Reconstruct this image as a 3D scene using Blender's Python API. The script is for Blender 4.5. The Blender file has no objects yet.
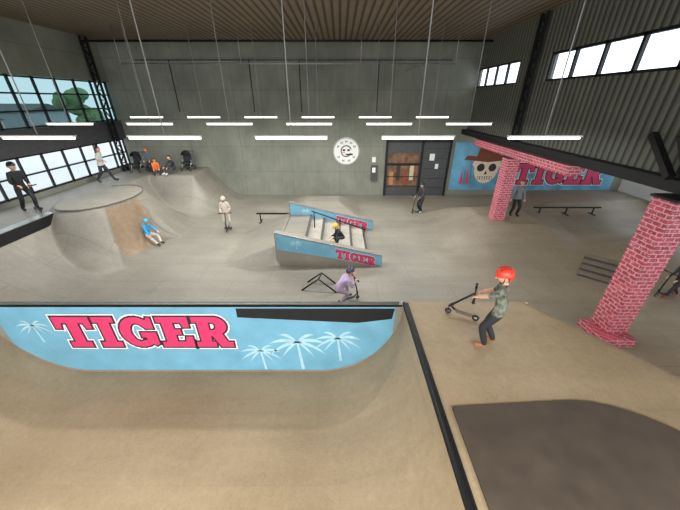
import bpy, bmesh, math, random
from mathutils import Vector, Matrix, geometry
random.seed(7)
sc = bpy.context.scene
sc.view_settings.view_transform = 'Standard'
COL = sc.collection

# ---------------------------------------------------------------- materials
def lin(c):
    return tuple((v/255/12.92) if v/255 <= 0.04045 else ((v/255+0.055)/1.055)**2.4 for v in c)
MATS = {}
def mat(name, rgb, rough=0.7, metal=0.0, var=0.12, scale=6.0, emit=0.0):
    if name in MATS: return MATS[name]
    m = bpy.data.materials.new(name); m.use_nodes = True
    nt = m.node_tree; b = nt.nodes['Principled BSDF']
    b.inputs['Roughness'].default_value = rough
    b.inputs['Metallic'].default_value = metal
    l = lin(rgb)
    tc = nt.nodes.new('ShaderNodeTexCoord'); n = nt.nodes.new('ShaderNodeTexNoise')
    n.inputs['Scale'].default_value = scale; n.inputs['Detail'].default_value = 3
    r = nt.nodes.new('ShaderNodeValToRGB')
    r.color_ramp.elements[0].position = 0.3; r.color_ramp.elements[1].position = 0.7
    r.color_ramp.elements[0].color = tuple(max(0, c*(1-var)) for c in l)+(1,)
    r.color_ramp.elements[1].color = tuple(min(1, c*(1+var)) for c in l)+(1,)
    nt.links.new(tc.outputs['Object'], n.inputs['Vector'])
    nt.links.new(n.outputs['Fac'], r.inputs['Fac'])
    nt.links.new(r.outputs['Color'], b.inputs['Base Color'])
    if emit > 0:
        b.inputs['Emission Color'].default_value = l+(1,)
        b.inputs['Emission Strength'].default_value = emit
    MATS[name] = m
    return m

class NT:
    def __init__(s, name):
        s.m = bpy.data.materials.new(name); s.m.use_nodes = True
        s.nt = s.m.node_tree; s.b = s.nt.nodes['Principled BSDF']; MATS[name] = s.m
        tc = s.nt.nodes.new('ShaderNodeTexCoord'); s.co = tc.outputs['Object']
    def n(s, t, **kw):
        nd = s.nt.nodes.new(t)
        for k, v in kw.items(): setattr(nd, k, v)
        return nd
    def l(s, a, b): s.nt.links.new(a, b)
    def noise(s, scale, detail=4, vec=None, rough=0.55):
        nd = s.n('ShaderNodeTexNoise'); nd.inputs['Scale'].default_value = scale
        nd.inputs['Detail'].default_value = detail; nd.inputs['Roughness'].default_value = rough
        s.l(vec or s.co, nd.inputs['Vector']); return nd.outputs['Fac']
    def ramp(s, fac, p0, c0, p1, c1):
        r = s.n('ShaderNodeValToRGB'); e = r.color_ramp.elements
        e[0].position = p0; e[1].position = p1
        e[0].color = tuple(c0)+(1,) if len(c0) == 3 else c0
        e[1].color = tuple(c1)+(1,) if len(c1) == 3 else c1
        s.l(fac, r.inputs['Fac']); return r.outputs['Color']
    def mix(s, fac, a, b, mode='MIX'):
        m = s.n('ShaderNodeMix', data_type='RGBA', blend_type=mode)
        if isinstance(fac, (int, float)): m.inputs['Factor'].default_value = fac
        else: s.l(fac, m.inputs['Factor'])
        for i, v in ((6, a), (7, b)):
            if isinstance(v, tuple): m.inputs[i].default_value = v+(1,) if len(v) == 3 else v
            else: s.l(v, m.inputs[i])
        return m.outputs[2]
    def mapping(s, scale=(1,1,1), rot=(0,0,0), loc=(0,0,0)):
        mp = s.n('ShaderNodeMapping'); mp.inputs['Scale'].default_value = scale
        mp.inputs['Rotation'].default_value = rot; mp.inputs['Location'].default_value = loc
        s.l(s.co, mp.inputs['Vector']); return mp.outputs['Vector']
    def bump(s, h, strength=0.3, dist=0.02):
        b = s.n('ShaderNodeBump'); b.inputs['Strength'].default_value = strength
        b.inputs['Distance'].default_value = dist
        s.l(h, b.inputs['Height']); s.l(b.outputs['Normal'], s.b.inputs['Normal'])
    def brick(s, vec, w, h, mortar, c1, c2, cm, off=0.5):
        k = s.n('ShaderNodeTexBrick'); k.offset = off
        k.inputs['Scale'].default_value = 1.0
        k.inputs['Brick Width'].default_value = w; k.inputs['Row Height'].default_value = h
        k.inputs['Mortar Size'].default_value = mortar; k.inputs['Mortar Smooth'].default_value = 0.1
        for i, c in (('Color1', c1), ('Color2', c2), ('Mortar', cm)): k.inputs[i].default_value = tuple(c)+(1,)
        s.l(vec, k.inputs['Vector']); return k

GREY = lin((156,151,139)); GREY2 = lin((132,129,119)); TAN = lin((172,152,122)); TAN2 = lin((152,132,103))
def floor_mat(name, mode):
    t = NT(name); t.b.inputs['Roughness'].default_value = 0.5
    big = t.noise(0.35, 5); fine = t.noise(9, 6, rough=0.7); grit = t.noise(38, 3, rough=0.8)
    streak = t.noise(1.2, 5, t.mapping((0.35, 2.2, 1), (0,0,0.5)))
    g = t.ramp(big, 0.35, GREY2, 0.65, GREY); ta = t.ramp(big, 0.35, TAN2, 0.65, TAN)
    if mode == 'tan': c = ta
    elif mode == 'mix':
        sx = t.n('ShaderNodeSeparateXYZ'); t.l(t.co, sx.inputs[0])
        mr = t.n('ShaderNodeMapRange'); mr.inputs[1].default_value = 3.0; mr.inputs[2].default_value = 9.0
        mr.inputs[3].default_value = 0; mr.inputs[4].default_value = 0.6
        t.l(sx.outputs[0], mr.inputs[0])
        my = t.n('ShaderNodeMapRange'); my.inputs[1].default_value = 7.5; my.inputs[2].default_value = 4.6
        my.inputs[3].default_value = 0; my.inputs[4].default_value = 1
        t.l(sx.outputs[1], my.inputs[0])
        mx = t.n('ShaderNodeMath', operation='MAXIMUM'); t.l(mr.outputs[0], mx.inputs[0]); t.l(my.outputs[0], mx.inputs[1])
        c = t.mix(mx.outputs[0], g, ta)
    else: c = g
    k = t.brick(t.mapping((1,1,1)), 2.44, 1.22, 0.008, (1,1,1), (0.92,0.92,0.92), (0.62,0.6,0.58))
    c = t.mix(0.8 if mode != 'tan' else 0.22, c, k.outputs['Color'], 'MULTIPLY')
    c = t.mix(0.40, c, t.ramp(fine, 0.3, (0.6,0.6,0.6), 0.7, (1,1,1)), 'MULTIPLY')
    c = t.mix(0.35, c, t.ramp(grit, 0.35, (0.6,0.6,0.6), 0.6, (1.05,1.05,1.05)), 'MULTIPLY')
    c = t.mix(0.35, c, t.ramp(streak, 0.35, (0.7,0.7,0.7), 0.6, (1.0,1.0,1.0)), 'MULTIPLY')
    t.l(c, t.b.inputs['Base Color']); t.bump(fine, 0.12, 0.01)
    return t.m
M_FLOOR = floor_mat('concrete_floor', 'mix')
M_TAN = floor_mat('tan_ply_surface', 'tan')
M_GREY = floor_mat('grey_ramp_surface', 'grey')

def wall_mat():
    t = NT('concrete_wall'); t.b.inputs['Roughness'].default_value = 0.85
    sx = t.n('ShaderNodeSeparateXYZ'); t.l(t.co, sx.inputs[0])
    cb = t.n('ShaderNodeCombineXYZ'); t.l(sx.outputs[0], cb.inputs[0]); t.l(sx.outputs[2], cb.inputs[1])
    a = t.noise(0.6, 6); b = t.noise(3.0, 6, t.mapping((2.5, 1, 0.35)))
    c = t.ramp(a, 0.3, lin((116,119,108)), 0.7, lin((142,144,131)))
    c = t.mix(0.30, c, t.ramp(b, 0.3, (0.65,0.65,0.65), 0.65, (1.05,1.05,1.05)), 'MULTIPLY')
    k = t.brick(cb.outputs[0], 3.0, 1.5, 0.025, (1,1,1), (0.93,0.94,0.93), (0.76,0.76,0.76), 0.0)
    c = t.mix(0.8, c, k.outputs['Color'], 'MULTIPLY')
    t.l(c, t.b.inputs['Base Color']); t.bump(b, 0.15, 0.02); return t.m
M_WALL = wall_mat()

def slat_mat(name, c0, c1, axis, period):
    t = NT(name); t.b.inputs['Roughness'].default_value = 0.6
    w = t.n('ShaderNodeTexWave', wave_type='BANDS', bands_direction=axis)
    w.inputs['Scale'].default_value = 0.314/period; w.inputs['Distortion'].default_value = 0
    t.l(t.co, w.inputs['Vector'])
    r = t.ramp(w.outputs['Fac'], 0.1, lin(c0), 0.45, lin(c1))
    ns = t.noise(0.8, 4)
    c = t.mix(0.5, r, t.ramp(ns, 0.3, (0.65,0.65,0.65), 0.7, (1.1,1.1,1.1)), 'MULTIPLY')
    t.l(c, t.b.inputs['Base Color']); t.bump(w.outputs['Fac'], 0.5, 0.04); return t.m
M_CEIL = slat_mat('ceiling_slats', (74,62,51), (136,119,99), 'X', 0.28)
M_SLAT = slat_mat('wall_slats', (66,68,61), (114,116,106), 'Y', 0.22)

def pink_wrap():
    t = NT('pink_wrap'); t.b.inputs['Roughness'].default_value = 0.5
    sx = t.n('ShaderNodeSeparateXYZ'); t.l(t.co, sx.inputs[0])
    ad = t.n('ShaderNodeMath', operation='ADD'); t.l(sx.outputs[0], ad.inputs[0]); t.l(sx.outputs[1], ad.inputs[1])
    cb = t.n('ShaderNodeCombineXYZ'); t.l(ad.outputs[0], cb.inputs[0]); t.l(sx.outputs[2], cb.inputs[1])
    k = t.brick(cb.outputs[0], 0.20, 0.10, 0.013, lin((200,76,98)), lin((160,50,72)), lin((218,166,170)), 0.5)
    n = t.noise(16, 3)
    c = t.mix(0.5, k.outputs['Color'], t.ramp(n, 0.44, (0.45,0.32,0.36), 0.56, (1,1,1)), 'MULTIPLY')
    c = t.mix(t.ramp(t.noise(22, 2, t.mapping((1,1,2), (0,0,0), (5,3,1))), 0.58, (0,0,0), 0.66, (.8,.8,.8)), c, lin((224,160,168)))
    t.l(c, t.b.inputs['Base Color']); return t.m
M_PINKB = pink_wrap()

def glass_mat(name, tint, alpha):
    m = bpy.data.materials.new(name); m.use_nodes = True; nt = m.node_tree
    for n in list(nt.nodes): nt.nodes.remove(n)
    o = nt.nodes.new('ShaderNodeOutputMaterial'); tr = nt.nodes.new('ShaderNodeBsdfTransparent')
    g = nt.nodes.new('ShaderNodeBsdfGlossy'); g.inputs['Roughness'].default_value = 0.08
    tr.inputs['Color'].default_value = lin(tint)+(1,)
    mx = nt.nodes.new('ShaderNodeMixShader'); mx.inputs[0].default_value = alpha
    nt.links.new(tr.outputs[0], mx.inputs[1]); nt.links.new(g.outputs[0], mx.inputs[2])
    nt.links.new(mx.outputs[0], o.inputs['Surface']); return m
M_GLASS = glass_mat('clear_glass', (250,253,255), 0.05)
M_GLASST = glass_mat('tinted_glass', (184,200,202), 0.06)

BLACK = mat('black_steel', (30,30,32), 0.5, 0.3)
DARK = mat('dark_grey_paint', (70,72,74), 0.6)
STEEL = mat('galvanised_steel', (170,172,172), 0.35, 0.8)
WIRE = mat('grey_wire', (150,150,148), 0.6)
WHITE = mat('white_paint', (232,232,228), 0.6, var=0.03)
PINK = mat('pink_ink', (206,50,100), 0.5, var=0.08)
INK = mat('dark_ink', (38,24,34), 0.5)
BLUE = mat('light_blue_print', (108,164,188), 0.5, var=0.12, scale=2)
PALE = mat('pale_blue_print', (164,202,214), 0.5)
TUBE = mat('tube_light', (255,252,245), 0.4, emit=4.0, var=0.0)
BROWNP = mat('brown_skatelite', (72,62,53), 0.5, var=0.18, scale=3)
WOOD = mat('recess_face', (140,120,97), 0.6, var=0.12)

# ---------------------------------------------------------------- mesh builder
class MB:
    def __init__(s): s.v=[]; s.f=[]; s.m=[]; s.mats=[]; s.sm=[]
    def mi(s, m):
        if m not in s.mats: s.mats.append(m)
        return s.mats.index(m)
    def add(s, vs, fs, m, smooth=False):
        o = len(s.v); s.v += [tuple(v) for v in vs]; i = s.mi(m)
        for f in fs: s.f.append([o+k for k in f]); s.m.append(i); s.sm.append(smooth)
    def box(s, a, b, m):
        x0,y0,z0=a; x1,y1,z1=b
        s.add([(x0,y0,z0),(x1,y0,z0),(x1,y1,z0),(x0,y1,z0),(x0,y0,z1),(x1,y0,z1),(x1,y1,z1),(x0,y1,z1)],
              [(0,3,2,1),(4,5,6,7),(0,1,5,4),(1,2,6,5),(2,3,7,6),(3,0,4,7)], m)
    def beam(s, p, q, w, h, m, up=Vector((0,0,1))):
        p=Vector(p); q=Vector(q); d=(q-p).normalized()
        if abs(d.dot(up))>0.98: up=Vector((0,1,0))
        sd=d.cross(up).normalized(); u=sd.cross(d).normalized()
        vs=[]
        for c in (p,q):
            for a,b in ((-1,-1),(1,-1),(1,1),(-1,1)): vs.append(c+sd*a*w/2+u*b*h/2)
        s.add(vs,[(0,1,2,3),(7,6,5,4),(0,4,5,1),(1,5,6,2),(2,6,7,3),(3,7,4,0)],m)
    def tube(s, pts, rad, m, seg=8, flat=1.0, flatdir=None, smooth=True):
        pts=[Vector(p) for p in pts]
        if not isinstance(rad,(list,tuple)): rad=[rad]*len(pts)
        vs=[]; fs=[]; ref=None
        for i,p in enumerate(pts):
            d=(pts[min(i+1,len(pts)-1)]-pts[max(i-1,0)])
            d=d.normalized() if d.length>1e-6 else Vector((0,0,1))
            if flatdir is not None: a=Vector(flatdir)-d*Vector(flatdir).dot(d)
            elif ref is None: a=d.orthogonal()
            else: a=ref-d*ref.dot(d)
            if a.length<1e-5: a=d.orthogonal()
            a.normalize(); ref=a; b=d.cross(a)
            for k in range(seg):
                t=2*math.pi*k/seg
                vs.append(p+(a*math.cos(t)*flat+b*math.sin(t))*rad[i])
        n=len(pts)
        for i in range(n-1):
            for k in range(seg):
                k2=(k+1)%seg; fs.append((i*seg+k,i*seg+k2,(i+1)*seg+k2,(i+1)*seg+k))
        fs.append(tuple(reversed(range(seg)))); fs.append(tuple((n-1)*seg+k for k in range(seg)))
        s.add(vs,fs,m,smooth)
    def ell(s, c, r, m, basis=None, seg=12, rings=8, cond=None, deform=None):
        c=Vector(c); vs=[]; fs=[]; ns=[]
        B=basis or (Vector((1,0,0)),Vector((0,1,0)),Vector((0,0,1)))
        for i in range(rings+1):
            th=math.pi*i/rings
            for k in range(seg):
                ph=2*math.pi*k/seg
                n=Vector((math.sin(th)*math.cos(ph),math.sin(th)*math.sin(ph),math.cos(th)))
                ns.append(n); q=deform(n) if deform else n
                vs.append(c+B[0]*q.x*r[0]+B[1]*q.y*r[1]+B[2]*q.z*r[2])
        for i in range(rings):
            for k in range(seg):
                k2=(k+1)%seg; a,b,cc,d=i*seg+k,(i+1)*seg+k,(i+1)*seg+k2,i*seg+k2
                mn=(ns[a]+ns[b]+ns[cc]+ns[d])/4
                if cond and not cond(mn): continue
                fs.append((a,b,cc,d))
        s.add(vs,fs,m,True)
    def poly(s, pts, m): s.add(pts,[tuple(range(len(pts)))],m)
    def prism(s, pts2, m, fn0, fn1):
        n=len(pts2); vs=[fn0(p) for p in pts2]+[fn1(p) for p in pts2]
        tr=geometry.tessellate_polygon([[Vector((p[0],p[1],0)) for p in pts2]])
        fs=[tuple(t) for t in tr]+[tuple(n+k for k in reversed(t)) for t in tr]
        for i in range(n):
            j=(i+1)%n; fs.append((i,j,n+j,n+i))
        s.add(vs,fs,m)
    def obj(s, name, parent=None, fix=True):
        me=bpy.data.meshes.new(name); me.from_pydata(s.v,[],s.f)
        for m in s.mats: me.materials.append(m)
        me.polygons.foreach_set('material_index',s.m); me.polygons.foreach_set('use_smooth',s.sm)
        me.update()
        if fix:
            bm=bmesh.new(); bm.from_mesh(me); bmesh.ops.recalc_face_normals(bm,faces=bm.faces[:])
            bm.to_mesh(me); bm.free()
        o=bpy.data.objects.new(name,me); COL.objects.link(o)
        if parent: o.parent=parent
        return o

# ---------------------------------------------------------------- lettering
def arc(cx,cy,rx,ry,a0,a1,n):
    return [(cx+rx*math.cos(math.radians(a0+(a1-a0)*i/n)),cy+ry*math.sin(math.radians(a0+(a1-a0)*i/n))) for i in range(n+1)]
LET={
'T':(.95,[(0,1),(.95,1),(.95,.62),(.80,.62),(.76,.80),(.62,.80),(.62,.18),(.76,.18),(.76,0),(.19,0),(.19,.18),(.33,.18),(.33,.80),(.19,.80),(.15,.62),(0,.62)],None),
'I':(.55,[(0,1),(.55,1),(.55,.82),(.42,.82),(.42,.18),(.55,.18),(.55,0),(0,0),(0,.18),(.13,.18),(.13,.82),(0,.82)],None),
'G':(.95,arc(.47,.5,.47,.5,52,308,16)+[(.84,.05),(.93,.10),(.93,.50),(.52,.50),(.52,.33),(.64,.33),(.64,.24)]+arc(.47,.5,.19,.30,300,60,12)+[(.70,.62),(.90,.62),(.90,.98),(.80,.98)],None),
'E':(.85,[(0,1),(.83,1),(.83,.66),(.66,.66),(.62,.81),(.42,.81),(.42,.60),(.58,.60),(.58,.42),(.42,.42),(.42,.19),(.64,.19),(.68,.36),(.85,.36),(.85,0),(0,0),(0,.18),(.13,.18),(.13,.82),(0,.82)],None),
'R':(.98,[(0,1),(.58,1)]+arc(.58,.71,.30,.29,80,-60,8)+[(.84,.18),(.98,.18),(.98,0),(.64,0),(.46,.38),(.42,.38),(.42,.18),(.52,.18),(.52,0),(0,0),(0,.18),(.13,.18),(.13,.82),(0,.82)],[(.42,.82),(.53,.82),(.59,.77),(.60,.70),(.58,.63),(.53,.58),(.42,.58)]),
}
def word(mb, origin, U, V, N, height, width, step=0.006, text='TIGER'):
    """slab-serif lettering laid on a flat panel; outlines are strokes round each letter"""
    O=Vector(origin); U=Vector(U); V=Vector(V); N=Vector(N)
    tot=sum(LET[c][0] for c in text)+.07*(len(text)-1); sx=width/tot
    for off,m,k in ((.08,WHITE,1),(.045,INK,2),(0,PINK,3)):
        x=0
        for c in text:
            w,o,h=LET[c]; polys=[[Vector((p[0],p[1],0)) for p in o]]; flat=list(o)
            if h: polys.append([Vector((p[0],p[1],0)) for p in h]); flat+=h
            P=lambda a,b,e=0: O+U*((x+a)*sx)+V*(b*height)+N*(step*k+e)
            tr=geometry.tessellate_polygon(polys)
            mb.add([P(p[0],p[1]) for p in flat],[tuple(t) for t in tr],m)
            if off>0:
                for loop in ([o,h] if h else [o]):
                    for i in range(len(loop)):
                        a=Vector(loop[i]); b=Vector(loop[(i+1)%len(loop)]); d=b-a
                        if d.length<1e-6: continue
                        d.normalize(); q=Vector((-d.y,d.x))*off; d=d*off; e=(i%7)*step*.1+.0003
                        mb.poly([P(*(a-d+q),e),P(*(a-d-q),e),P(*(b+d-q),e),P(*(b+d+q),e)],m)
            x+=w+.07
def disc(mb,cx,cz,r,y,m,n=40,r0=None,a0=0,a1=360):
    if r0 is None: mb.poly([(cx+r*math.cos(2*math.pi*i/n),y,cz+r*math.sin(2*math.pi*i/n)) for i in range(n)],m)
    else:
        A=[math.radians(a0+(a1-a0)*i/n) for i in range(n+1)]
        vs=[(cx+r*math.cos(a),y,cz+r*math.sin(a)) for a in A]+[(cx+r0*math.cos(a),y,cz+r0*math.sin(a)) for a in A]
        mb.add(vs,[(i,i+1,n+2+i,n+1+i) for i in range(n)],m)
def palm(mb,c,r,m,Y,zmin=None):
    for k,(a,l) in enumerate(((-8,1),(22,1.05),(52,.95),(90,.8),(128,.95),(158,1.05),(188,1),(-35,.7),(215,.7))):
        a=math.radians(a); R=r*l; pts=[]
        for j in range(6):
            t=j/5; x=c[0]+R*t*math.cos(a); z=c[1]+R*t*math.sin(a)-R*.45*t*t
            pts.append((x,z,.075*r*math.sin(math.pi*min(1,t*.9+.1))))
        up=[(x,Y,z+w) for x,z,w in pts]; dn=[(x,Y,z-w) for x,z,w in pts]; n=len(pts)
        mb.add(up+dn,[(i,i+1,n+i+1,n+i) for i in range(n-1)],m)
    zb=c[1]-r*1.3
    if zmin is not None: zb=max(zb,zmin)
    mb.poly([(c[0]-.03*r,Y,c[1]),(c[0]+.04*r,Y,c[1]),(c[0]+.2*r,Y,zb),(c[0]+.08*r,Y,zb)],m)

# ---------------------------------------------------------------- room
XL,XR,YB,ZC=-12.8,7.5,18.9,8.3
XB=18.0
YN=-3.0
DK=1.96   # deck height
def sst(t): t=max(0,min(1,t)); return t*t*(3-2*t)
def insec(x,y): a=math.degrees(math.atan2(y-12.1,x+10.0)); return -52<a<2
def hfun(x,y):
    z=0.0
    t=(x+10.6)/2.6
    z=max(z,1.45*max(0,1-t)**2.0 if t>0 else 1.8)
    d=math.hypot((x+10.0)/1.0,(y-12.1)/1.35)
    if d<1.35: z=max(z,1.92+.13*(1-(d/1.35)**2))
    elif insec(x,y):
        tt=(d-1.35)/.85; zz=1.8*max(0,1-tt)**2.4
        z=zz
    else:
        tt=(d-1.35)/1.6
        z=max(z,1.9*max(0,1-tt)**1.5)
    dx=x+8.2; dy=16.6-y; s=math.hypot(max(0,dx),max(0,dy)); z=max(z,1.8*max(0,1-s/2.0)**1.8)
    if 9.6<=y<=13.4: z=max(z,.75*max(0,min(1,(x+4.4)/2.0)) if x<-2.2 else 0)
    s=max(abs(x+1.0)-.9,abs(y-16.2)-.5,0); z=max(z,.6*max(0,1-s/1.2))
    s=math.hypot(max(0,6.6-x,x-9.0),max(0,12.2-y,y-14.6)); z=max(z,.65*max(0,1-s/2.4)**1.5)
    s=math.hypot(x-12.2,(y-10.6)*.8); z=max(z,.5*sst(1-s/3.6))
    z=max(z,.3*sst((x-10)/3)*sst((y-15.6)/1.2))
    s=max(y-4.75,(x-3.7)*.82+(y-4.75)*.575,0)
    z=max(z,DK*max(0,1-s/2.3)**1.6)
    return z
def frange(a,b,n): return [a+(b-a)*i/n for i in range(n+1)]
fl=MB()
def grid(xs,ys):
    o=len(ys); vs=[(x,y,hfun(x,y)) for x in xs for y in ys]
    a=[];b=[];tan=[]
    for i in range(len(xs)-1):
        for j in range(o-1):
            f=(i*o+j,(i+1)*o+j,(i+1)*o+j+1,i*o+j+1)
            cx=(xs[i]+xs[i+1])/2; cy=(ys[j]+ys[j+1])/2
            d=math.hypot(cx+10.0,(cy-12.1)/1.35)
            if 1.35<d<2.1 and insec(cx,cy): b.append(f)
            elif cy<7.2 and hfun(cx,cy)>.03 and cx>-6: tan.append(f)
            else: a.append(f)
    for fs,m in ((a,M_FLOOR),(b,WOOD),(tan,M_TAN)):
        if fs: fl.add(vs,fs,m,True)
grid(frange(XL,-6.2,110)[:-1]+frange(-6.2,XB,210),frange(4.75,YB,170))
grid(frange(1.25,XB,140),frange(YN,4.75,60))
grid(frange(XL,-7.2,30),frange(YN,4.75,20))
fo=fl.obj('floor',fix=False)
bm=bmesh.new(); bm.from_mesh(fo.data); bmesh.ops.remove_doubles(bm,verts=bm.verts[:],dist=.001)
bmesh.ops.delete(bm,geom=[v for v in bm.verts if not v.link_faces],context='VERTS')
bmesh.ops.recalc_face_normals(bm,faces=bm.faces[:])
bm.to_mesh(fo.data); bm.free()

# half pipe in the foreground
FLAT0,FLAT1,LX,RX=-5.5,-.45,-7.2,1.25
def prof(x):
    if x<FLAT0: return DK-(DK-.1)*math.sqrt(max(0,1-((FLAT0-x)/(FLAT0-LX))**2))
    if x>FLAT1: return DK-(DK-.1)*math.sqrt(max(0,1-((x-FLAT1)/(RX-FLAT1))**2))
    return .1
px=[FLAT0-(FLAT0-LX)*math.cos(math.radians(a)) for a in range(0,91,5)]+frange(FLAT0,FLAT1,20)[1:-1]+[FLAT1+(RX-FLAT1)*math.sin(math.radians(a)) for a in range(0,91,5)]
hp=MB(); vs=[]
for x in px: vs+=[(x,YN,prof(x)),(x,4.65,prof(x))]
hp.add(vs,[(2*i,2*i+2,2*i+3,2*i+1) for i in range(len(px)-1)],M_TAN,True)
pts=[(x,prof(x)) for x in px]
vs=[(x,4.65,z) for x,z in pts]+[(x,4.65,DK) for x,z in pts]
n=len(pts); hp.add(vs,[(i,i+1,n+i+1,n+i) for i in range(n-1)],M_GREY)
hp.box((LX,4.65,DK-.05),(RX-.035,4.75,DK-.003),M_GREY)
hp.obj('half_pipe')
bn=MB()
pp=[(x,min(max(z+.07,.17),DK-.06)) for x,z in pts if -6.95<x<1.12]
n=len(pp); vs=[(x,4.640,z) for x,z in pp]+[(x,4.640,DK-.05) for x,z in pp]
bn.add(vs,[(i,i+1,n+i+1,n+i) for i in range(n-1)],BLUE)
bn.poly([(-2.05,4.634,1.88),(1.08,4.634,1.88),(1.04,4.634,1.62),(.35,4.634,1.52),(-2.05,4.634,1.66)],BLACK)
palm(bn,(-.9,1.0),.62,PALE,4.636,.2); palm(bn,(-.05,1.1),.5,PALE,4.637,.3); palm(bn,(-1.7,.75),.45,PALE,4.636,.2)
palm(bn,(-6.25,1.45),.35,PALE,4.636,1.0)
word(bn,(-5.78,4.634,.88),(1,0,0),(0,0,1),(0,-1,0),.80,3.55,step=.004)
bn.obj('tiger_banner',fix=False)
cp=MB()
cp.tube([(LX,4.66,DK+.035),(RX-.1,4.66,DK+.035)],.03,mat('worn_steel',(120,120,116),.5,.5))
cp.box((RX-.03,YN,DK+.002),(RX+.09,4.7,DK+.016),BLACK)
cp.tube([(RX,YN,DK+.04),(RX,4.66,DK+.04)],.032,BLACK)
cp.obj('coping_rail')
sh=MB()
outl=[(1.45,YN),(1.45,2.46),(3.05,2.55)]+[(3.05+1.5*math.sin(math.radians(a)),1.05+1.5*math.cos(math.radians(a))) for a in range(10,91,10)]+[(4.55,YN)]
sh.prism(outl,BROWNP,lambda p:(p[0],p[1],DK+.004),lambda p:(p[0],p[1],DK+.035))
sh.obj('brown_ramp_sheet')

# ceiling and walls
c=MB(); c.box((XL-.3,YN,ZC),(XR+.3,YB+.3,ZC+.3),M_CEIL); c.obj('ceiling')
c=MB(); c.box((XL-.3,YB,-.3),(XR+.3,YB+.3,ZC),M_WALL); c.box((XR+.3,YB,-.3),(XB+.3,YB+.3,4.0),M_WALL); c.obj('wall_back')
def mull(mb,axis_x,ys,z0,z1,bars,m,t=.05):
    for y in ys: mb.box((axis_x-.05,y-t/2,z0),(axis_x+.05,y+t/2,z1),m)
    for z in bars: mb.box((axis_x-.05,ys[0],z-t/2),(axis_x+.05,ys[-1],z+t/2),m)
c=MB(); c.box((XL-.3,YN,-.3),(XL,YB,2.0),M_WALL); c.box((XL-.3,YN,3.5),(XL,YB,4.45),DARK)
c.box((XL-.3,YN,6.4),(XL,YB,ZC),M_WALL); c.obj('wall_left')
k=1
for z0,z1,bars,g in ((2.0,3.5,[2.05,2.75,3.45],M_GLASS),(4.45,6.4,[4.5,5.1,5.75,6.35],M_GLASST)):
    w=MB(); ys=[YN+.1+i*1.08 for i in range(21)]
    mull(w,XL-.12,ys,z0,z1,bars,BLACK,.06)
    w.box((XL-.16,YN,z0),(XL-.15,YB,z1),g); w.obj('window_%d'%k); k+=1
c=MB(); c.box((XR,YN,3.99),(XR+.3,YB,6.1),M_SLAT); c.box((XR,YN,7.0),(XR+.3,YB,ZC),M_SLAT)
c.box((XR,12.6,6.1),(XR+.3,14.6,7.0),M_SLAT); c.obj('wall_right')
for a,b in ((YN,12.6),(14.6,YB)):
    w=MB(); nn=round((b-a)/1.2); ys=frange(a+.04,b-.04,nn)
    mull(w,XR+.1,ys,6.1,7.0,[6.13,6.97],BLACK,.09)
    w.box((XR+.14,a,6.1),(XR+.15,b,7.0),M_GLASS); w.obj('window_%d'%k); k+=1
c=MB(); c.box((XR+.3,YN,3.99),(XB+.3,YB,4.2),WHITE); c.obj('ceiling_side_bay')
c=MB(); c.box((XB,YN,-.3),(XB+.3,YB,1.2),WHITE); c.box((XB,YN,3.0),(XB+.3,YB,3.95),WHITE); c.obj('wall_side_bay')
w=MB(); mull(w,XB+.1,frange(YN,YB-.1,18),1.2,3.0,[1.23,2.97],WHITE,.08); w.box((XB+.14,YN,1.2),(XB+.15,YB,3.0),M_GLASS); w.obj('window_%d'%k)
b=MB(); b.box((7.2,YN,3.72),(7.62,YB,3.98),BLACK); b.obj('steel_beam')
b=MB(); b.box((6.98,9.2,3.42),(7.42,16.4,3.715),M_PINKB); b.obj('wrapped_beam')
def pillar(x,y,z0,z1,w,plinth):
    p=MB(); p.box((x-w/2,y-w/2,z0),(x+w/2,y+w/2,z1),M_PINKB)
    if plinth: p.box((x-w/2-.25,y-w/2-.25,z0),(x+w/2+.06,y+w/2+.06,z0+.22),M_PINKB)
    p.box((x-w/2-.04,y-w/2-.04,z1),(x+w/2+.04,y+w/2+.04,z1+.05),BLACK)
    return p.obj('wrapped_pillar')
pillar(7.2,12.85,.5,3.36,.5,False); pillar(7.05,6.0,0,3.66,.52,True)
def lattice(p0,h,dirv,m=BLACK,w=.4,n=8):
    l=MB(); p0=Vector(p0); d=Vector(dirv)*w
    l.beam(p0,p0+Vector((0,0,h)),.09,.09,m); l.beam(p0+d,p0+d+Vector((0,0,h)),.09,.09,m)
    for i in range(n):
        a=p0+Vector((0,0,h*i/n)); bb=p0+Vector((0,0,h*(i+1)/n))
        l.beam(a if i%2 else a+d,bb+d if i%2 else bb,.05,.05,m)
        l.beam(a,a+d,.05,.05,m)
    return l.obj('lattice_column')
lattice((XL+.15,9.4,1.8),6.48,(0,1,0),n=14); lattice((XL+.15,17.6,1.8),6.48,(0,1,0),n=14)
lattice((XR-.12,13.2,3.99),4.3,(0,1,0),n=10); lattice((XR-.12,6.1,3.99),4.3,(0,1,0),n=10)
b=MB()
b.beam((7.2,6.1,4.0),(6.6,6.1,4.9),.12,.12,BLACK); b.beam((7.1,6.4,4.02),(7.3,7.4,4.8),.14,.14,BLACK); b.obj('beam_strut')

# pipes
p=MB()
p.tube([(XL+.4,17.2,8.0),(XR-.2,17.2,8.0)],.05,BLACK); p.tube([(-9.5,15.2,6.9),(5.0,15.2,6.9)],.02,STEEL,6)
for x in (-9.5,-4.3,.9,5.0): p.tube([(x,15.2,6.9),(x,15.2,ZC-.01)],.015,STEEL,6)
p.tube([(3.6,15.2,6.9),(3.6,18.8,6.9)],.02,STEEL,6)
p.obj('ceiling_pipes')
p=MB()
for x in (-9.2,-4.9,-2.2,2.1): p.tube([(x,YB-.05,4.9),(x,YB-.05,7.4)],.02,BLACK,6)
p.tube([(-11,YB-.05,7.4),(6,YB-.05,7.4)],.02,BLACK,6)
p.obj('wall_conduit')

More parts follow.
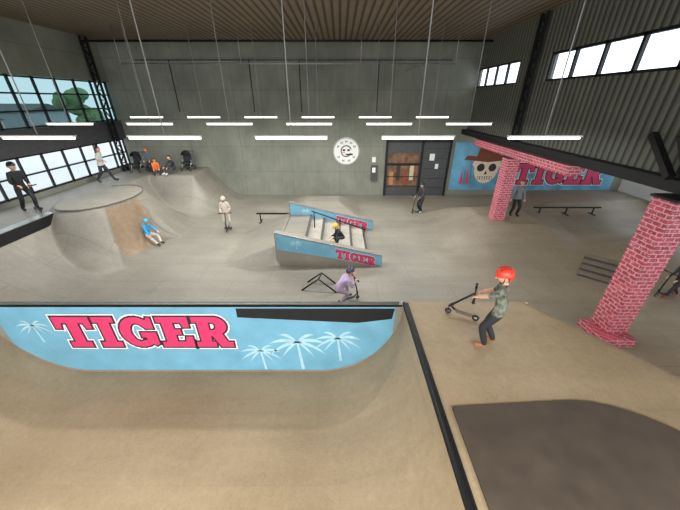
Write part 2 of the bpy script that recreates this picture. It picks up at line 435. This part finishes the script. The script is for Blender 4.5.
# fluorescent lamps
def lamp(x,y,e=95):
    L=MB(); z=4.83
    L.box((x-.75,y-.05,z),(x+.75,y+.05,z+.03),WHITE)
    L.tube([(x-.73,y,z-.02),(x+.73,y,z-.02)],.028,TUBE,8)
    L.tube([(x,y,z+.035),(x,y,ZC-.01)],.012,WIRE,5)
    o=L.obj('fluorescent_lamp')
    ld=bpy.data.lights.new('tube_glow','AREA'); ld.shape='RECTANGLE'; ld.size=1.4; ld.size_y=.12; ld.energy=e
    ld.color=(1,.98,.94)
    lo=bpy.data.objects.new('tube_glow',ld); COL.objects.link(lo); lo.location=(x,y,z-.08); lo.parent=o
cols=[4.2,1.6,-1.0,-3.6,-6.2,-8.8]
for x in cols:
    lamp(x,14.8,110); lamp(x,10.5); lamp(x,6.5,30)
for x in (-7,-3.6,-1.0,1.6,4.2): lamp(x,-1.2,120); lamp(x,-2.6,120)  # unseen rows added behind the camera to brighten the foreground and soften its shadow

# back wall items
YF=YB-.004
d=MB(); x0,x1,y=2.8,6.75,YF
d.box((x0,y-.08,0),(x1,y,3.35),DARK)
for a in (x0,x0+2.15,x1-.12): d.box((a,y-.14,0),(a+.12,y,3.35),BLACK)
d.box((x0,y-.14,3.25),(x1,y,3.4),BLACK); d.box((x0+.12,y-.12,1.95),(x0+2.15,y,2.05),BLACK)
INT=mat('warm_interior',(112,84,64),0.8,var=.5,scale=3)
d.box((x0+.2,y-.10,.55),(x0+2.05,y-.08,2.65),INT)
for i in range(4): d.box((x0+.3+i*.42,y-.12,.7+.3*(i%2)),(x0+.55+i*.42,y-.1,1.5+.4*(i%2)),mat('door_item%d'%i,((180,120,76),(60,50,50),(140,66,46),(200,180,150))[i]))
for z in (.6,1.2,1.9): d.box((x0+.15,y-.13,z),(x0+2.1,y-.11,z+.05),BLACK)
d.box((x0+2.7,y-.1,2.2),(x0+3.0,y-.08,2.6),WHITE); d.box((x0+3.1,y-.1,1.7),(x0+3.3,y-.08,2.0),WHITE)
for i in range(5): d.box((x0+2.35,y-.095,.5+i*.6),(x1-.15,y-.08,.52+i*.6),BLACK)
d.obj('door_1')
d=MB(); d.box((1.95,YF-.2,1.0),(2.35,YF,1.9),DARK); d.box((2.0,YF-.21,1.5),(2.2,YF-.2,1.8),WHITE); d.box((1.98,YF-.1,2.1),(2.2,YF,2.4),WHITE); d.obj('electrical_box')
s=MB(); sx,sz=.38,2.73
s.tube([(sx,YF,sz),(sx,YF-.06,sz)],.8,WHITE,48,smooth=False)
y=YF-.066
disc(s,sx,sz,.78,y,BLACK,48,.755)
disc(s,sx,sz+.02,.34,y,BLACK,32,.28,20,340)
for sg in (-1,1): s.box((sx+sg*.14-.08,y-.004,sz+.02),(sx+sg*.14+.08,y,sz+.13),BLACK)
s.box((sx-.02,y-.004,sz-.22),(sx+.40,y,sz-.13),BLACK); s.box((sx-.3,y-.006,sz-.09),(sx-.05,y,sz-.04),mat('orange_ink',(230,130,40)))
for a0,a1,nn in ((150,30,5),(-145,-35,4)):
    for i in range(nn):
        a=math.radians(a0+(a1-a0)*i/(nn-1)); cx,cz=sx+.57*math.cos(a),sz+.57*math.sin(a)
        s.box((cx-.06,y-.003,cz-.07),(cx-.035,y,cz+.07),BLACK); s.box((cx+.035,y-.003,cz-.07),(cx+.06,y,cz+.07),BLACK); s.box((cx-.06,y-.003,cz-.015),(cx+.06,y,cz+.015),BLACK)
s.obj('round_logo_sign')

# mural
m=MB(); y=YF-.02
m.box((7.0,y,.35),(17.4,YF,3.25),mat('mural_blue',(100,160,192),.6,var=.35,scale=1.0))
palm(m,(11.2,2.2),1.0,PALE,y-.005); palm(m,(14.6,2.3),.9,PALE,y-.005)
word(m,(11.0,y-.01,.75),(1,0,0),(0,0,1),(0,-1,0),1.25,5.6,step=.012)
BONE=mat('bone_paint',(222,206,182)); HAT=mat('hat_paint',(120,62,44)); 
cx,cz=9.15,1.75; yy=y-.03
m.poly([(cx+.95*math.cos(t*.262)*(1 if math.sin(t*.262)>0 else .8),yy,cz+(.85 if math.sin(t*.262)>0 else .95)*math.sin(t*.262)) for t in range(24)],BONE)
for sg in (-1,1): disc(m,cx+sg*.36,cz+.02,.24,yy-.006,INK,20)
m.poly([(cx-.1,yy-.006,cz-.4),(cx+.1,yy-.006,cz-.4),(cx,yy-.006,cz-.15)],INK)
m.box((cx-.45,yy-.01,cz-.72),(cx+.45,yy,cz-.52),INK)
for i in range(6): m.box((cx-.42+i*.15,yy-.014,cz-.71),(cx-.32+i*.15,yy,cz-.53),BONE)
m.poly([(cx-1.5,yy-.012,cz+.5),(cx-1.3,yy-.012,cz+.75),(cx,yy-.012,cz+.62),(cx+1.3,yy-.012,cz+.75),(cx+1.5,yy-.012,cz+.5),(cx,yy-.012,cz+.35)],HAT)
m.poly([(cx-.75,yy-.01,cz+.6),(cx-.6,yy-.01,cz+1.3),(cx,yy-.01,cz+1.2),(cx+.6,yy-.01,cz+1.3),(cx+.75,yy-.01,cz+.6)],HAT)
for sg in (-1,1):
    for k in range(4): m.poly([(cx+sg*(.75+k*.2),yy+.004,cz-1.0),(cx+sg*(1.0+k*.16),yy+.004,cz+.4-k*.15),(cx+sg*(.95+k*.2),yy+.004,cz-1.0)],PINK if k%2 else mat('teal_paint',(60,140,150)))
m.obj('skull_mural',fix=False)

# stair box with two sloping ledges
st=MB(); NOSE=mat('stair_nosing',(70,70,68)); TRD=mat('stair_tread',(160,156,146))
st.box((-2.3,9.9,-.02),(-1.3,13.1,.75),M_GREY)
for i in range(4):
    x=-1.3+i*.6; z=.75-.15*(i+1)
    st.box((x,9.9,-.02),(x+.6,13.1,z-.01),M_GREY); st.box((x,9.9,z-.01),(x+.6,13.1,z),TRD)
    st.box((x+.52,9.9,z),(x+.605,13.1,z+.012),NOSE)
st.box((-1.38,9.9,.75),(-1.295,13.1,.762),NOSE)
for yy in (9.6,13.1):
    sl=[(-2.35,-.02),(-2.35,1.33),(1.55,.42),(1.55,-.02)]
    st.prism(sl,M_GREY,lambda p:(p[0],yy,p[1]),lambda p:(p[0],yy+.3,p[1]))
    st.beam((-2.35,yy,1.34),(1.55,yy,.43),.05,.05,STEEL)
    st.poly([(-2.3,yy-.01,.68),(1.53,yy-.01,-.0+.02),(1.53,yy-.01,.40),(-2.3,yy-.01,1.30)],BLUE)
    U=Vector((3.9,0,-.91)).normalized()
    word(st,Vector((-.15,yy-.015,.36)),U,(0,0,1),(0,-1,0),.34,1.5,step=.004)
    palm(st,(-1.6,.95),.25,PALE,yy-.014,.7)
st.obj('stair_ledge_box',fix=False)

def flat_rail(p,q,h,legs=2,m=BLACK):
    r=MB(); p=Vector(p); q=Vector(q)
    r.beam(p+Vector((0,0,h)),q+Vector((0,0,h)),.07,.07,m)
    for i in range(legs):
        t=.1+.8*i/(legs-1); c=p.lerp(q,t); r.beam(c,c+Vector((0,0,h)),.05,.05,m)
        sd=(q-p).cross(Vector((0,0,1))).normalized()*.25; r.beam(c-sd+Vector((0,0,.02)),c+sd+Vector((0,0,.02)),.05,.04,m)
    return r.obj('grind_rail')
flat_rail((-4.2,14.1,0),(-2.45,14.1,0),.45); flat_rail((10.4,15.2,.02),(14.0,15.2,.02),.38,3)
h=MB(); h.tube([(-1.2,11.9,1.35),(1.1,11.9,.5)],.028,BLACK)
for x,z0 in ((-1.1,.61),(0,.31),(1.05,.16)): h.tube([(x,11.9,z0),(x,11.9,1.35-(x+1.2)/2.3*.85)],.024,BLACK)
h.obj('stair_handrail')
a=MB(); a.tube([(-1.25,8.0,.0),(-.7,8.1,.36),(-.1,7.85,.0)],.028,BLACK,6); a.tube([(-.7,8.1,.36),(-.62,8.5,.36)],.028,BLACK,6)
a.tube([(-1.1,8.5,0),(-.62,8.5,.36),(-.15,8.4,0)],.028,BLACK,6); a.obj('a_frame_rail')
t=MB(); TR=mat('tread_concrete',(126,114,98))
ax=Vector((math.cos(-.75),math.sin(-.75),0)); ay=Vector((-ax.y,ax.x,0)); o0=Vector((8.4,8.95,0))
def obox(mb,a,b,m):
    cs=[o0+ax*x+ay*y+Vector((0,0,z)) for z in (a[2],b[2]) for x,y in ((a[0],a[1]),(b[0],a[1]),(b[0],b[1]),(a[0],b[1]))]
    mb.add(cs,[(0,3,2,1),(4,5,6,7),(0,1,5,4),(1,2,6,5),(2,3,7,6),(3,0,4,7)],m)
for i in range(4):
    obox(t,(0,i*.3,0),(1.15,i*.3+.3,.11*(i+1)-.03),DARK); obox(t,(-.03,i*.3-.02,.11*(i+1)-.03),(1.18,i*.3+.28,.11*(i+1)),TR)
obox(t,(1.12,-.05,0),(1.16,.0,.3),BLACK); obox(t,(1.12,1.2,0),(1.16,1.25,.7),BLACK)
t.beam(o0+ax*1.14-ay*.03+Vector((0,0,.3)),o0+ax*1.14+ay*1.25+Vector((0,0,.7)),.04,.04,BLACK)
t.obj('concrete_steps')
b=MB(); b.box((-10.62,4.8,1.40),(-10.58,10.4,1.80),BLACK); b.box((-10.9,4.8,1.801),(-10.56,10.4,1.825),STEEL); b.obj('walkway_edge')
r=MB(); r.tube([(-10.0+1.36*math.cos(t_),12.1+1.36*1.35*math.sin(t_),1.93) for t_ in [math.radians(a) for a in range(-110,121,10)]],.03,mat('worn_steel',(120,120,116)),6); r.obj('mound_coping')

# ---------------------------------------------------------------- people
def ik(a,c,l1,l2,pole):
    d=c-a; L=d.length
    if L>(l1+l2)*.995: c=a+d*((l1+l2)*.995/L); d=c-a; L=d.length
    x=(l1*l1-l2*l2+L*L)/(2*L); hh=math.sqrt(max(0,l1*l1-x*x)); n=d/L
    pl=pole-n*pole.dot(n); pl.normalize(); return a+n*x+pl*hh,c
def skin_mesh(verts,edges,radii):
    me=bpy.data.meshes.new('tmp'); me.from_pydata(verts,edges,[]); o=bpy.data.objects.new('tmp',me); COL.objects.link(o)
    o.modifiers.new('s','SKIN'); 
    if not me.skin_vertices: 
        bpy.context.view_layer.objects.active=o; bpy.ops.mesh.customdata_skin_add()
    for i,r in enumerate(radii):
        me.skin_vertices[0].data[i].radius=(r,r); me.skin_vertices[0].data[i].use_root=(i==0)
    sb=o.modifiers.new('b','SUBSURF'); sb.levels=3; sb.render_levels=3
    dg=bpy.context.evaluated_depsgraph_get(); ev=o.evaluated_get(dg); m2=ev.to_mesh()
    vs=[v.co.copy() for v in m2.vertices]; fs=[tuple(p.vertices) for p in m2.polygons]
    ev.to_mesh_clear(); bpy.data.objects.remove(o); bpy.data.meshes.remove(me)
    return vs,fs
def person(name,base,yaw,S,shirt,pants,shoe,pelvis=(0,0,.51),lean=4,side=0,footL=(.03,.07,0),footR=(-.02,-.07,0),
           handL=(.05,.17,.44),handR=(.05,-.17,.44),worldhands=None,head=(0,0),hair=(60,42,30),helmet=None,sleeves=True,
           skin=(214,166,136),kneeout=.15,headk=1.0,pattern=False):
    a=math.radians(yaw); F=Vector((math.cos(a),math.sin(a),0)); Lf=Vector((-math.sin(a),math.cos(a),0)); Z=Vector((0,0,1)); B=Vector(base)
    P=lambda f,l,u: B+(F*f+Lf*l+Z*u)*S
    def cm(n,c,**k): return mat('%s_%d_%d_%d'%((n,)+tuple(c)),c,**k)
    MS=cm('cloth',shirt,var=(.75 if pattern else .12),scale=(16 if pattern else 6)); MP=cm('trousers',pants); MH=cm('shoe',shoe); SK=cm('skin',skin,var=.04); HR=cm('hair',hair)
    pv=P(*pelvis); ln=math.radians(lean); sd=math.radians(side)
    up=(Z*math.cos(ln)+F*math.sin(ln)); up=(up*math.cos(sd)+Lf*math.sin(sd)).normalized()
    up2=(up+Z*.12+F*.05).normalized()
    waist=pv+up*.09*S; chest=pv+up*.20*S; neck=chest+up2*.105*S; ntop=neck+(up2+Z*.4).normalized()*.045*S
    acr=chest+up2*.072*S
    V=[pv,waist,chest,neck,ntop]; R=[.074,.068,.078,.040,.030]; E=[(0,1),(1,2),(2,3),(3,4)]
    bones=[(0,1,'t'),(1,2,'s'),(2,3,'s'),(3,4,'k')]
    hands=[]
    for sg,hd,ft in ((1,handL,footL),(-1,handR,footR)):
        sh=acr+Lf*sg*.095*S; tgt=P(*hd)
        if worldhands: tgt=Vector(worldhands[0 if sg>0 else 1])
        el,wr=ik(sh,tgt,.175*S,.15*S,(-F*.8-Z*.6+Lf*sg*.35))
        i=len(V); V+=[sh,el,wr]; R+=[.043,.030,.021]; E+=[(2,i),(i,i+1),(i+1,i+2)]
        bones+=[(2,i,'s'),(i,i+1,'s'),(i+1,i+2,'s' if sleeves else 'k')]
        hands.append((sg,el,wr))
        hip=pv+Lf*sg*.052*S-Z*.02*S
        an=P(ft[0],ft[1],ft[2]+.045)
        kn,an=ik(hip,an,.245*S,.245*S,(F+Lf*sg*kneeout))
        toeang=math.radians(ft[3] if len(ft)>3 else 0)
        toe=an+(F*math.cos(toeang)+Lf*sg*.2-Z*math.sin(toeang))*.115*S-Z*.018*S
        i=len(V); V+=[hip,kn,an,toe]; R+=[.060,.043,.032,.028]; E+=[(0,i),(i,i+1),(i+1,i+2),(i+2,i+3)]
        bones+=[(0,i,'t'),(i,i+1,'u'),(i+1,i+2,'c'),(i+2,i+3,'h')]
    vs,fs=skin_mesh(V,E,[r*S for r in R])
    mb=MB(); grp={'s':[],'p':[],'h':[],'k':[]}
    for f in fs:
        c=sum((vs[i] for i in f),Vector())/len(f); best=None
        for a0,b0,lab in bones:
            A=V[a0];Bv=V[b0]; t=max(0,min(1,(c-A).dot(Bv-A)/max((Bv-A).length_squared,1e-9)))
            dd=(c-(A+(Bv-A)*t)).length/((R[a0]*(1-t)+R[b0]*t)*S)
            if best is None or dd<best[0]: best=(dd,lab,t)
        lab=best[1]; hh=(c-pv).dot(up)/S
        if lab=='t': lab='s' if hh>-.035 else 'p'
        elif lab=='u': lab='s' if (best[2]<.18 and hh>-.035) else 'p'
        elif lab=='c': lab='h' if best[2]>.93 else 'p'
        grp[lab].append(f)
    for k_,m_ in (('s',MS),('p',MP),('h',MH),('k',SK)):
        if grp[k_]: mb.add(vs,grp[k_],m_,True)
    for sg,el,wr in hands:
        d=(wr-el).normalized(); palmd=(d+Z*-.1).normalized(); across=palmd.cross(Z if abs(palmd.z)<.8 else F).normalized()
        curl=across.cross(palmd).normalized()
        if curl.z>0: curl=-curl
        kn=wr+palmd*.05*S
        mb.tube([wr-palmd*.01*S,wr+palmd*.02*S,kn],[.019*S,.024*S,.022*S],SK,8,flat=.55,flatdir=curl)
        for q,(o,ln_) in enumerate(((-.016,.040),(-.0055,.045),(.0055,.042),(.016,.033))):
            b0=kn+across*o*S-palmd*.004*S; b1=b0+(palmd*.8+curl*.5).normalized()*ln_*.5*S; b2=b1+(palmd*.1+curl).normalized()*ln_*.4*S
            b3=b2+(curl*.6-palmd*.6).normalized()*ln_*.25*S
            mb.tube([b0,b1,b2,b3],[.0062*S,.0058*S,.005*S,.004*S],SK,6)
        b0=wr+palmd*.018*S+across*.018*S*sg; b1=b0+(across*sg*.7+palmd*.6+curl*.3).normalized()*.022*S; b2=b1+(palmd*.7+curl*.7).normalized()*.02*S
        mb.tube([b0,b1,b2],[.008*S,.007*S,.005*S],SK,6)
    hp_,hy=math.radians(head[0]),math.radians(head[1])
    hf=(F*math.cos(hy)+Lf*math.sin(hy)); hu=(Z*math.cos(hp_)+hf*math.sin(hp_)).normalized(); hf2=(hf*math.cos(hp_)-Z*math.sin(hp_)).normalized(); hl=hu.cross(hf2)
    k=S*headk; hc=ntop+hu*.055*k+hf2*.012*k; Bs=(hf2,hl,hu); r=(.062*k,.052*k,.070*k)
    def df(n):
        q=n.copy()
        if n.z<0: s_=1-.32*(-n.z)**1.4; q.x*=s_; q.y*=s_; q.x+=.12*(-n.z)
        if n.x<0: q.x*=1.08
        return q
    mb.ell(hc,r,SK,Bs,20,14,deform=df)
    pt=lambda x,y_,z_: hc+hf2*x*r[0]+hl*y_*r[1]+hu*z_*r[2]
    mb.ell(pt(1.0,0,-.12),(.012*k,.008*k,.014*k),SK,Bs,8,6)
    EY=cm('eye',(40,30,28)); EW=cm('eyewhite',(235,232,228))
    for sg in (-1,1):
        mb.ell(pt(.86,sg*.36,.06),(.008*k,.011*k,.007*k),EW,Bs,8,6); mb.ell(pt(.96,sg*.36,.06),(.004*k,.005*k,.005*k),EY,Bs,8,6)
        mb.ell(pt(.88,sg*.38,.24),(.006*k,.013*k,.003*k),HR,Bs,8,6)
        mb.ell(pt(0,sg*1.02,-.05),(.014*k,.006*k,.019*k),SK,Bs,8,6)
    mb.ell(pt(.93,0,-.5),(.006*k,.017*k,.004*k),cm('lip',(170,90,85)),Bs,8,6)
    if helmet:
        HM=cm('helmet',helmet,rough=.3,var=.03)
        mb.ell(hc+hu*.012*k-hf2*.004*k,(.078*k,.068*k,.082*k),HM,Bs,24,14,cond=lambda n:n.z>.02 or (n.x<-.3 and n.z>-.35))
        mb.ell(hc+hu*.010*k,(.074*k,.064*k,.076*k),BLACK,Bs,24,14,cond=lambda n:n.z>-.1 or (n.x<-.3 and n.z>-.42))
        for sg in (-1,1): mb.tube([pt(.1,sg*1.05,.1),pt(.35,sg*.85,-.7),pt(.55,0,-1.08)],.004*k,BLACK,5)
        for j in (-.45,0,.45):
            q=math.sqrt(1-j*j)
            mb.tube([hc+hu*.012*k-hf2*.004*k+(hf2*.078*q*math.cos(t_)+hu*.081*q*math.sin(t_)+hl*j*.068)*k for t_ in (.9,1.2,1.57,1.9,2.2)],.003*k,BLACK,5)
    else:
        mb.ell(hc+hu*.006*k-hf2*.006*k,(.068*k,.059*k,.075*k),HR,Bs,24,16,cond=lambda n:(n.z>.42) or (n.x<.15 and n.z>.0) or (n.x<-.25 and n.z>-.5))
    return mb.obj(name)
def scooter(front,rear,bar,col=(40,40,44),deckc=(50,50,54)):
    s=MB(); f=Vector(front); r=Vector(rear); b=Vector(bar); d=(r-f).normalized(); Z=Vector((0,0,1))
    sd=d.cross(Z).normalized(); w=.055; M=mat('scooter_%d_%d_%d'%col,col,.35,.4); W=mat('wheel_rubber',(36,36,38)); 
    for c in (f,r):
        c0=c; ring=[c0+(d*math.cos(t)+sd.cross(d)*math.sin(t))*w*.8 for t in [i*math.pi/8 for i in range(17)]]
        s.tube(ring,.016,W,6); s.tube([c-sd*.014,c+sd*.014],w*.55,STEEL,12)
    up=sd.cross(d); up=up if up.z>0 else -up
    a=f+d*.10+up*.07; e=r-d*.06+up*.03
    s.tube([a,a+d*.05-up*.03,e],[.03,.055,.055],mat('deck_%d_%d_%d'%deckc,deckc),8,flat=.25,flatdir=up,smooth=False)
    s.tube([e,r+up*.065,r+d*.06+up*.03],.02,M,6,flat=.4,flatdir=up)
    hd=f+up*.11; n=(b-hd)
    for sg in (-1,1): s.tube([f+sd*sg*.025,f+sd*sg*.025+up*.08,hd],.009,M,6)
    s.tube([a,hd+n*.08],.02,M,8)
    s.tube([hd,b],.019,M,8); s.tube([hd+n*.05,hd+n*.18],.027,M,8)
    s.tube([b-sd*.27,b+sd*.27],.014,M,8)
    for sg in (-1,1): s.tube([b+sd*sg*.15,b+sd*sg*.285],.02,BLACK,8); s.tube([b+sd*sg*.285,b+sd*sg*.295],.026,BLACK,8)
    s.obj('kick_scooter'); return sd

scooter((2.02,4.40,DK+.06),(2.44,4.18,DK+.06),(2.20,3.96,2.72),deckc=(110,98,84))
person('boy_red_helmet',(2.42,3.56,DK),150,1.44,(116,118,104),(34,34,38),(150,92,60),lean=4,footL=(.05,.06,0),footR=(-.03,-.07,0),
       worldhands=((2.13,3.80,2.76),(2.31,3.96,2.76)),helmet=(240,66,44),sleeves=False,head=(12,20),pattern=True,headk=1.14)
scooter((.55,7.55,.062),(.0,7.3,.062),(.42,7.52,.82))
person('child_lilac_hoodie',(.1,7.35,.0),25,1.5,(190,168,210),(176,160,190),(60,54,70),pelvis=(-.12,0,.40),lean=48,footL=(.12,.05,.06),footR=(-.12,-.08,.05),
       worldhands=((.36,7.72,.80),(.46,7.30,.80)),helmet=(66,60,84),head=(8,-10),headk=1.1)
person('child_yellow_jacket',(.0,10.6,.45),200,1.35,(40,40,44),(34,36,44),(220,190,60),pelvis=(-.08,0,.22),lean=35,footL=(.14,.08,0),footR=(.10,-.08,0),
       handL=(.26,.08,.22),handR=(.24,-.08,.24),helmet=(214,190,70),head=(15,0),headk=1.1,kneeout=.5)
person('youth_light_hoodie',(-5.4,13.3,0),-80,1.62,(196,188,176),(190,184,172),(70,60,55),handL=(.18,.10,.60),handR=(.18,-.10,.60),lean=8,helmet=(206,196,180),head=(12,0))
scooter((-5.3,12.75,.062),(-5.38,13.3,.062),(-5.32,12.95,.88))
person('child_blue_jacket',(-7.95,11.5,.02),-20,1.4,(50,150,206),(200,200,196),(60,50,50),pelvis=(-.20,0,.30),lean=8,footL=(.16,.08,0),footR=(.18,-.06,0),
       handL=(.18,.1,.36),handR=(.12,-.16,.28),helmet=(70,160,206),head=(6,0),headk=1.1,kneeout=.4)
person('man_black_clothes',(-11.7,10.7,1.8),-20,1.8,(26,28,32),(24,26,32),(30,30,30),handL=(.2,.08,.56),handR=(.2,-.1,.56),lean=10,hair=(40,32,28),helmet=(30,30,32),footL=(.1,.07,0),footR=(-.12,-.07,0))
scooter((-11.1,10.45,1.862),(-11.6,10.75,1.862),(-11.28,10.52,2.76))
person('person_white_shirt',(-12.0,15.2,1.8),10,1.72,(206,206,200),(46,48,56),(40,40,40),lean=8,footL=(.2,.06,0),footR=(-.2,-.06,.02,25),handL=(-.05,.2,.5),handR=(.2,-.2,.62),sleeves=False)
person('child_orange_jacket',(-10.3,16.9,1.8),-60,1.3,(236,120,44),(40,44,60),(60,50,50),pelvis=(-.1,0,.18),lean=12,footL=(.25,.08,0),footR=(.25,-.08,0),handL=(.2,.1,.24),handR=(.2,-.1,.24),kneeout=.5)
person('child_red_helmet',(-10.9,17.4,1.8),-90,1.35,(90,94,100),(30,34,44),(50,50,50),handL=(.15,.12,.5),handR=(.15,-.12,.5),helmet=(224,80,50))
person('person_dark_jacket',(-9.5,17.0,1.8),-120,1.5,(44,46,52),(60,62,70),(200,200,200),pelvis=(-.1,0,.2),lean=15,footL=(.25,.08,0),footR=(.25,-.08,0),handL=(.22,.1,.26),handR=(.22,-.1,.26),kneeout=.4)
person('man_dark_hoodie',(4.45,15.6,0),-150,1.66,(50,50,56),(34,36,42),(180,180,180),handL=(.2,.1,.55),handR=(.2,-.1,.55),lean=8,helmet=(40,40,44))
scooter((3.95,15.35,.062),(4.4,15.6,.062),(4.05,15.42,.92))
person('man_grey_shirt',(8.2,13.3,.65),-95,1.72,(120,128,134),(28,30,36),(40,40,40),handL=(.05,.18,.44),handR=(.05,-.18,.44),hair=(120,80,60))
person('child_dark_tracksuit',(10.4,7.6,hfun(10.4,7.6)),175,1.3,(60,56,62),(40,38,44),(150,60,50),lean=15,footL=(.2,.06,0),footR=(-.16,-.06,0),handL=(.2,.1,.5),handR=(.2,-.1,.5),helmet=(50,50,54))
scooter((9.9,7.6,.09),(10.4,7.65,.09),(10.0,7.6,.88))

def stroller(x,y,z):
    s=MB(); M=mat('stroller_fabric',(32,32,36))
    for sx_,sy_ in ((-.25,-.3),(.25,-.3),(-.25,.35),(.25,.35)):
        c=Vector((x+sx_,y+sy_,z+.12)); s.tube([c+Vector((0,math.cos(t)*.1,math.sin(t)*.1)) for t in [i*math.pi/6 for i in range(13)]],.02,BLACK,6)
    for sx_ in (-.25,.25):
        s.tube([(x+sx_,y-.3,z+.12),(x+sx_,y+.05,z+.55),(x+sx_,y+.5,z+1.02)],.015,STEEL,6); s.tube([(x+sx_,y+.35,z+.12),(x+sx_,y-.05,z+.6)],.015,STEEL,6)
    s.tube([(x-.25,y+.5,z+1.02),(x+.25,y+.5,z+1.02)],.02,BLACK,6)
    s.box((x-.22,y-.25,z+.42),(x+.22,y+.15,z+.5),M); s.box((x-.22,y+.12,z+.45),(x+.22,y+.2,z+.95),M)
    s.ell((x,y+.05,z+.85),(.25,.35,.28),M,cond=lambda n:n.z>.0 and n.y>-.6); s.box((x-.18,y-.2,z+.2),(x+.18,y+.3,z+.3),M)
    s.obj('stroller')
stroller(-11.7,17.5,1.8); stroller(-9.0,17.9,1.8)

# outside the glazing: street, low buildings, trees
e=MB(); e.box((-70,-30,-.5),(-13.4,60,-.3),mat('street_ground',(176,178,176))); e.obj('street_ground')
for i in range(6):
    e=MB(); y0=-10+i*12; hh=2.2+((i*37)%3)*.8; M=mat('far_building%d'%(i%3),((170,176,180),(186,180,170),(150,158,164))[i%3])
    e.box((-56,y0,-.3),(-48,y0+8,hh),M); e.prism([(y0-.3,hh),(y0+4,hh+1.2),(y0+8.3,hh)],DARK,lambda p:(-56.3,p[0],p[1]),lambda p:(-47.7,p[0],p[1]))
    for j in range(3): e.box((-48,y0+1+j*2.4,.8),(-47.95,y0+2.2+j*2.4,2.0),DARK)
    e.obj('street_building')
GR=mat('tree_leaves',(112,136,98),.9,var=.4,scale=2); TK=mat('tree_bark',(90,74,60),.9)
for i,(x,y,hh) in enumerate(((-24,5,6.0),(-27,11,7.0),(-23,17,5.5),(-28,24,7.2),(-26,33,6.6),(-24,-2,6.4))):
    t=MB(); t.tube([(x,y,-.3),(x+.1,y,hh*.5),(x,y+.1,hh*.8)],[.22,.16,.08],TK)
    for j in range(16):
        a=j*2.4; rr=.25+.10*j; t.ell((x+rr*math.cos(a),y+rr*math.sin(a),hh*(.55+.03*((j*5)%13))),(.95-.03*j,.95-.03*j,.6),GR,seg=10,rings=7)
    t.obj('street_tree')

# ---------------------------------------------------------------- light
w=bpy.data.worlds.new('World'); sc.world=w; w.use_nodes=True; nt=w.node_tree; bg=nt.nodes['Background']
bg.inputs['Color'].default_value=(.9,.95,1,1); bg.inputs['Strength'].default_value=2.6

cam=bpy.data.cameras.new('Camera'); co=bpy.data.objects.new('Camera',cam); COL.objects.link(co)
cam.sensor_width=36; cam.lens=15.62; cam.clip_start=.05; co.location=(0,0,5.5); co.rotation_euler=(math.radians(62.3),0,0)
sc.camera=co
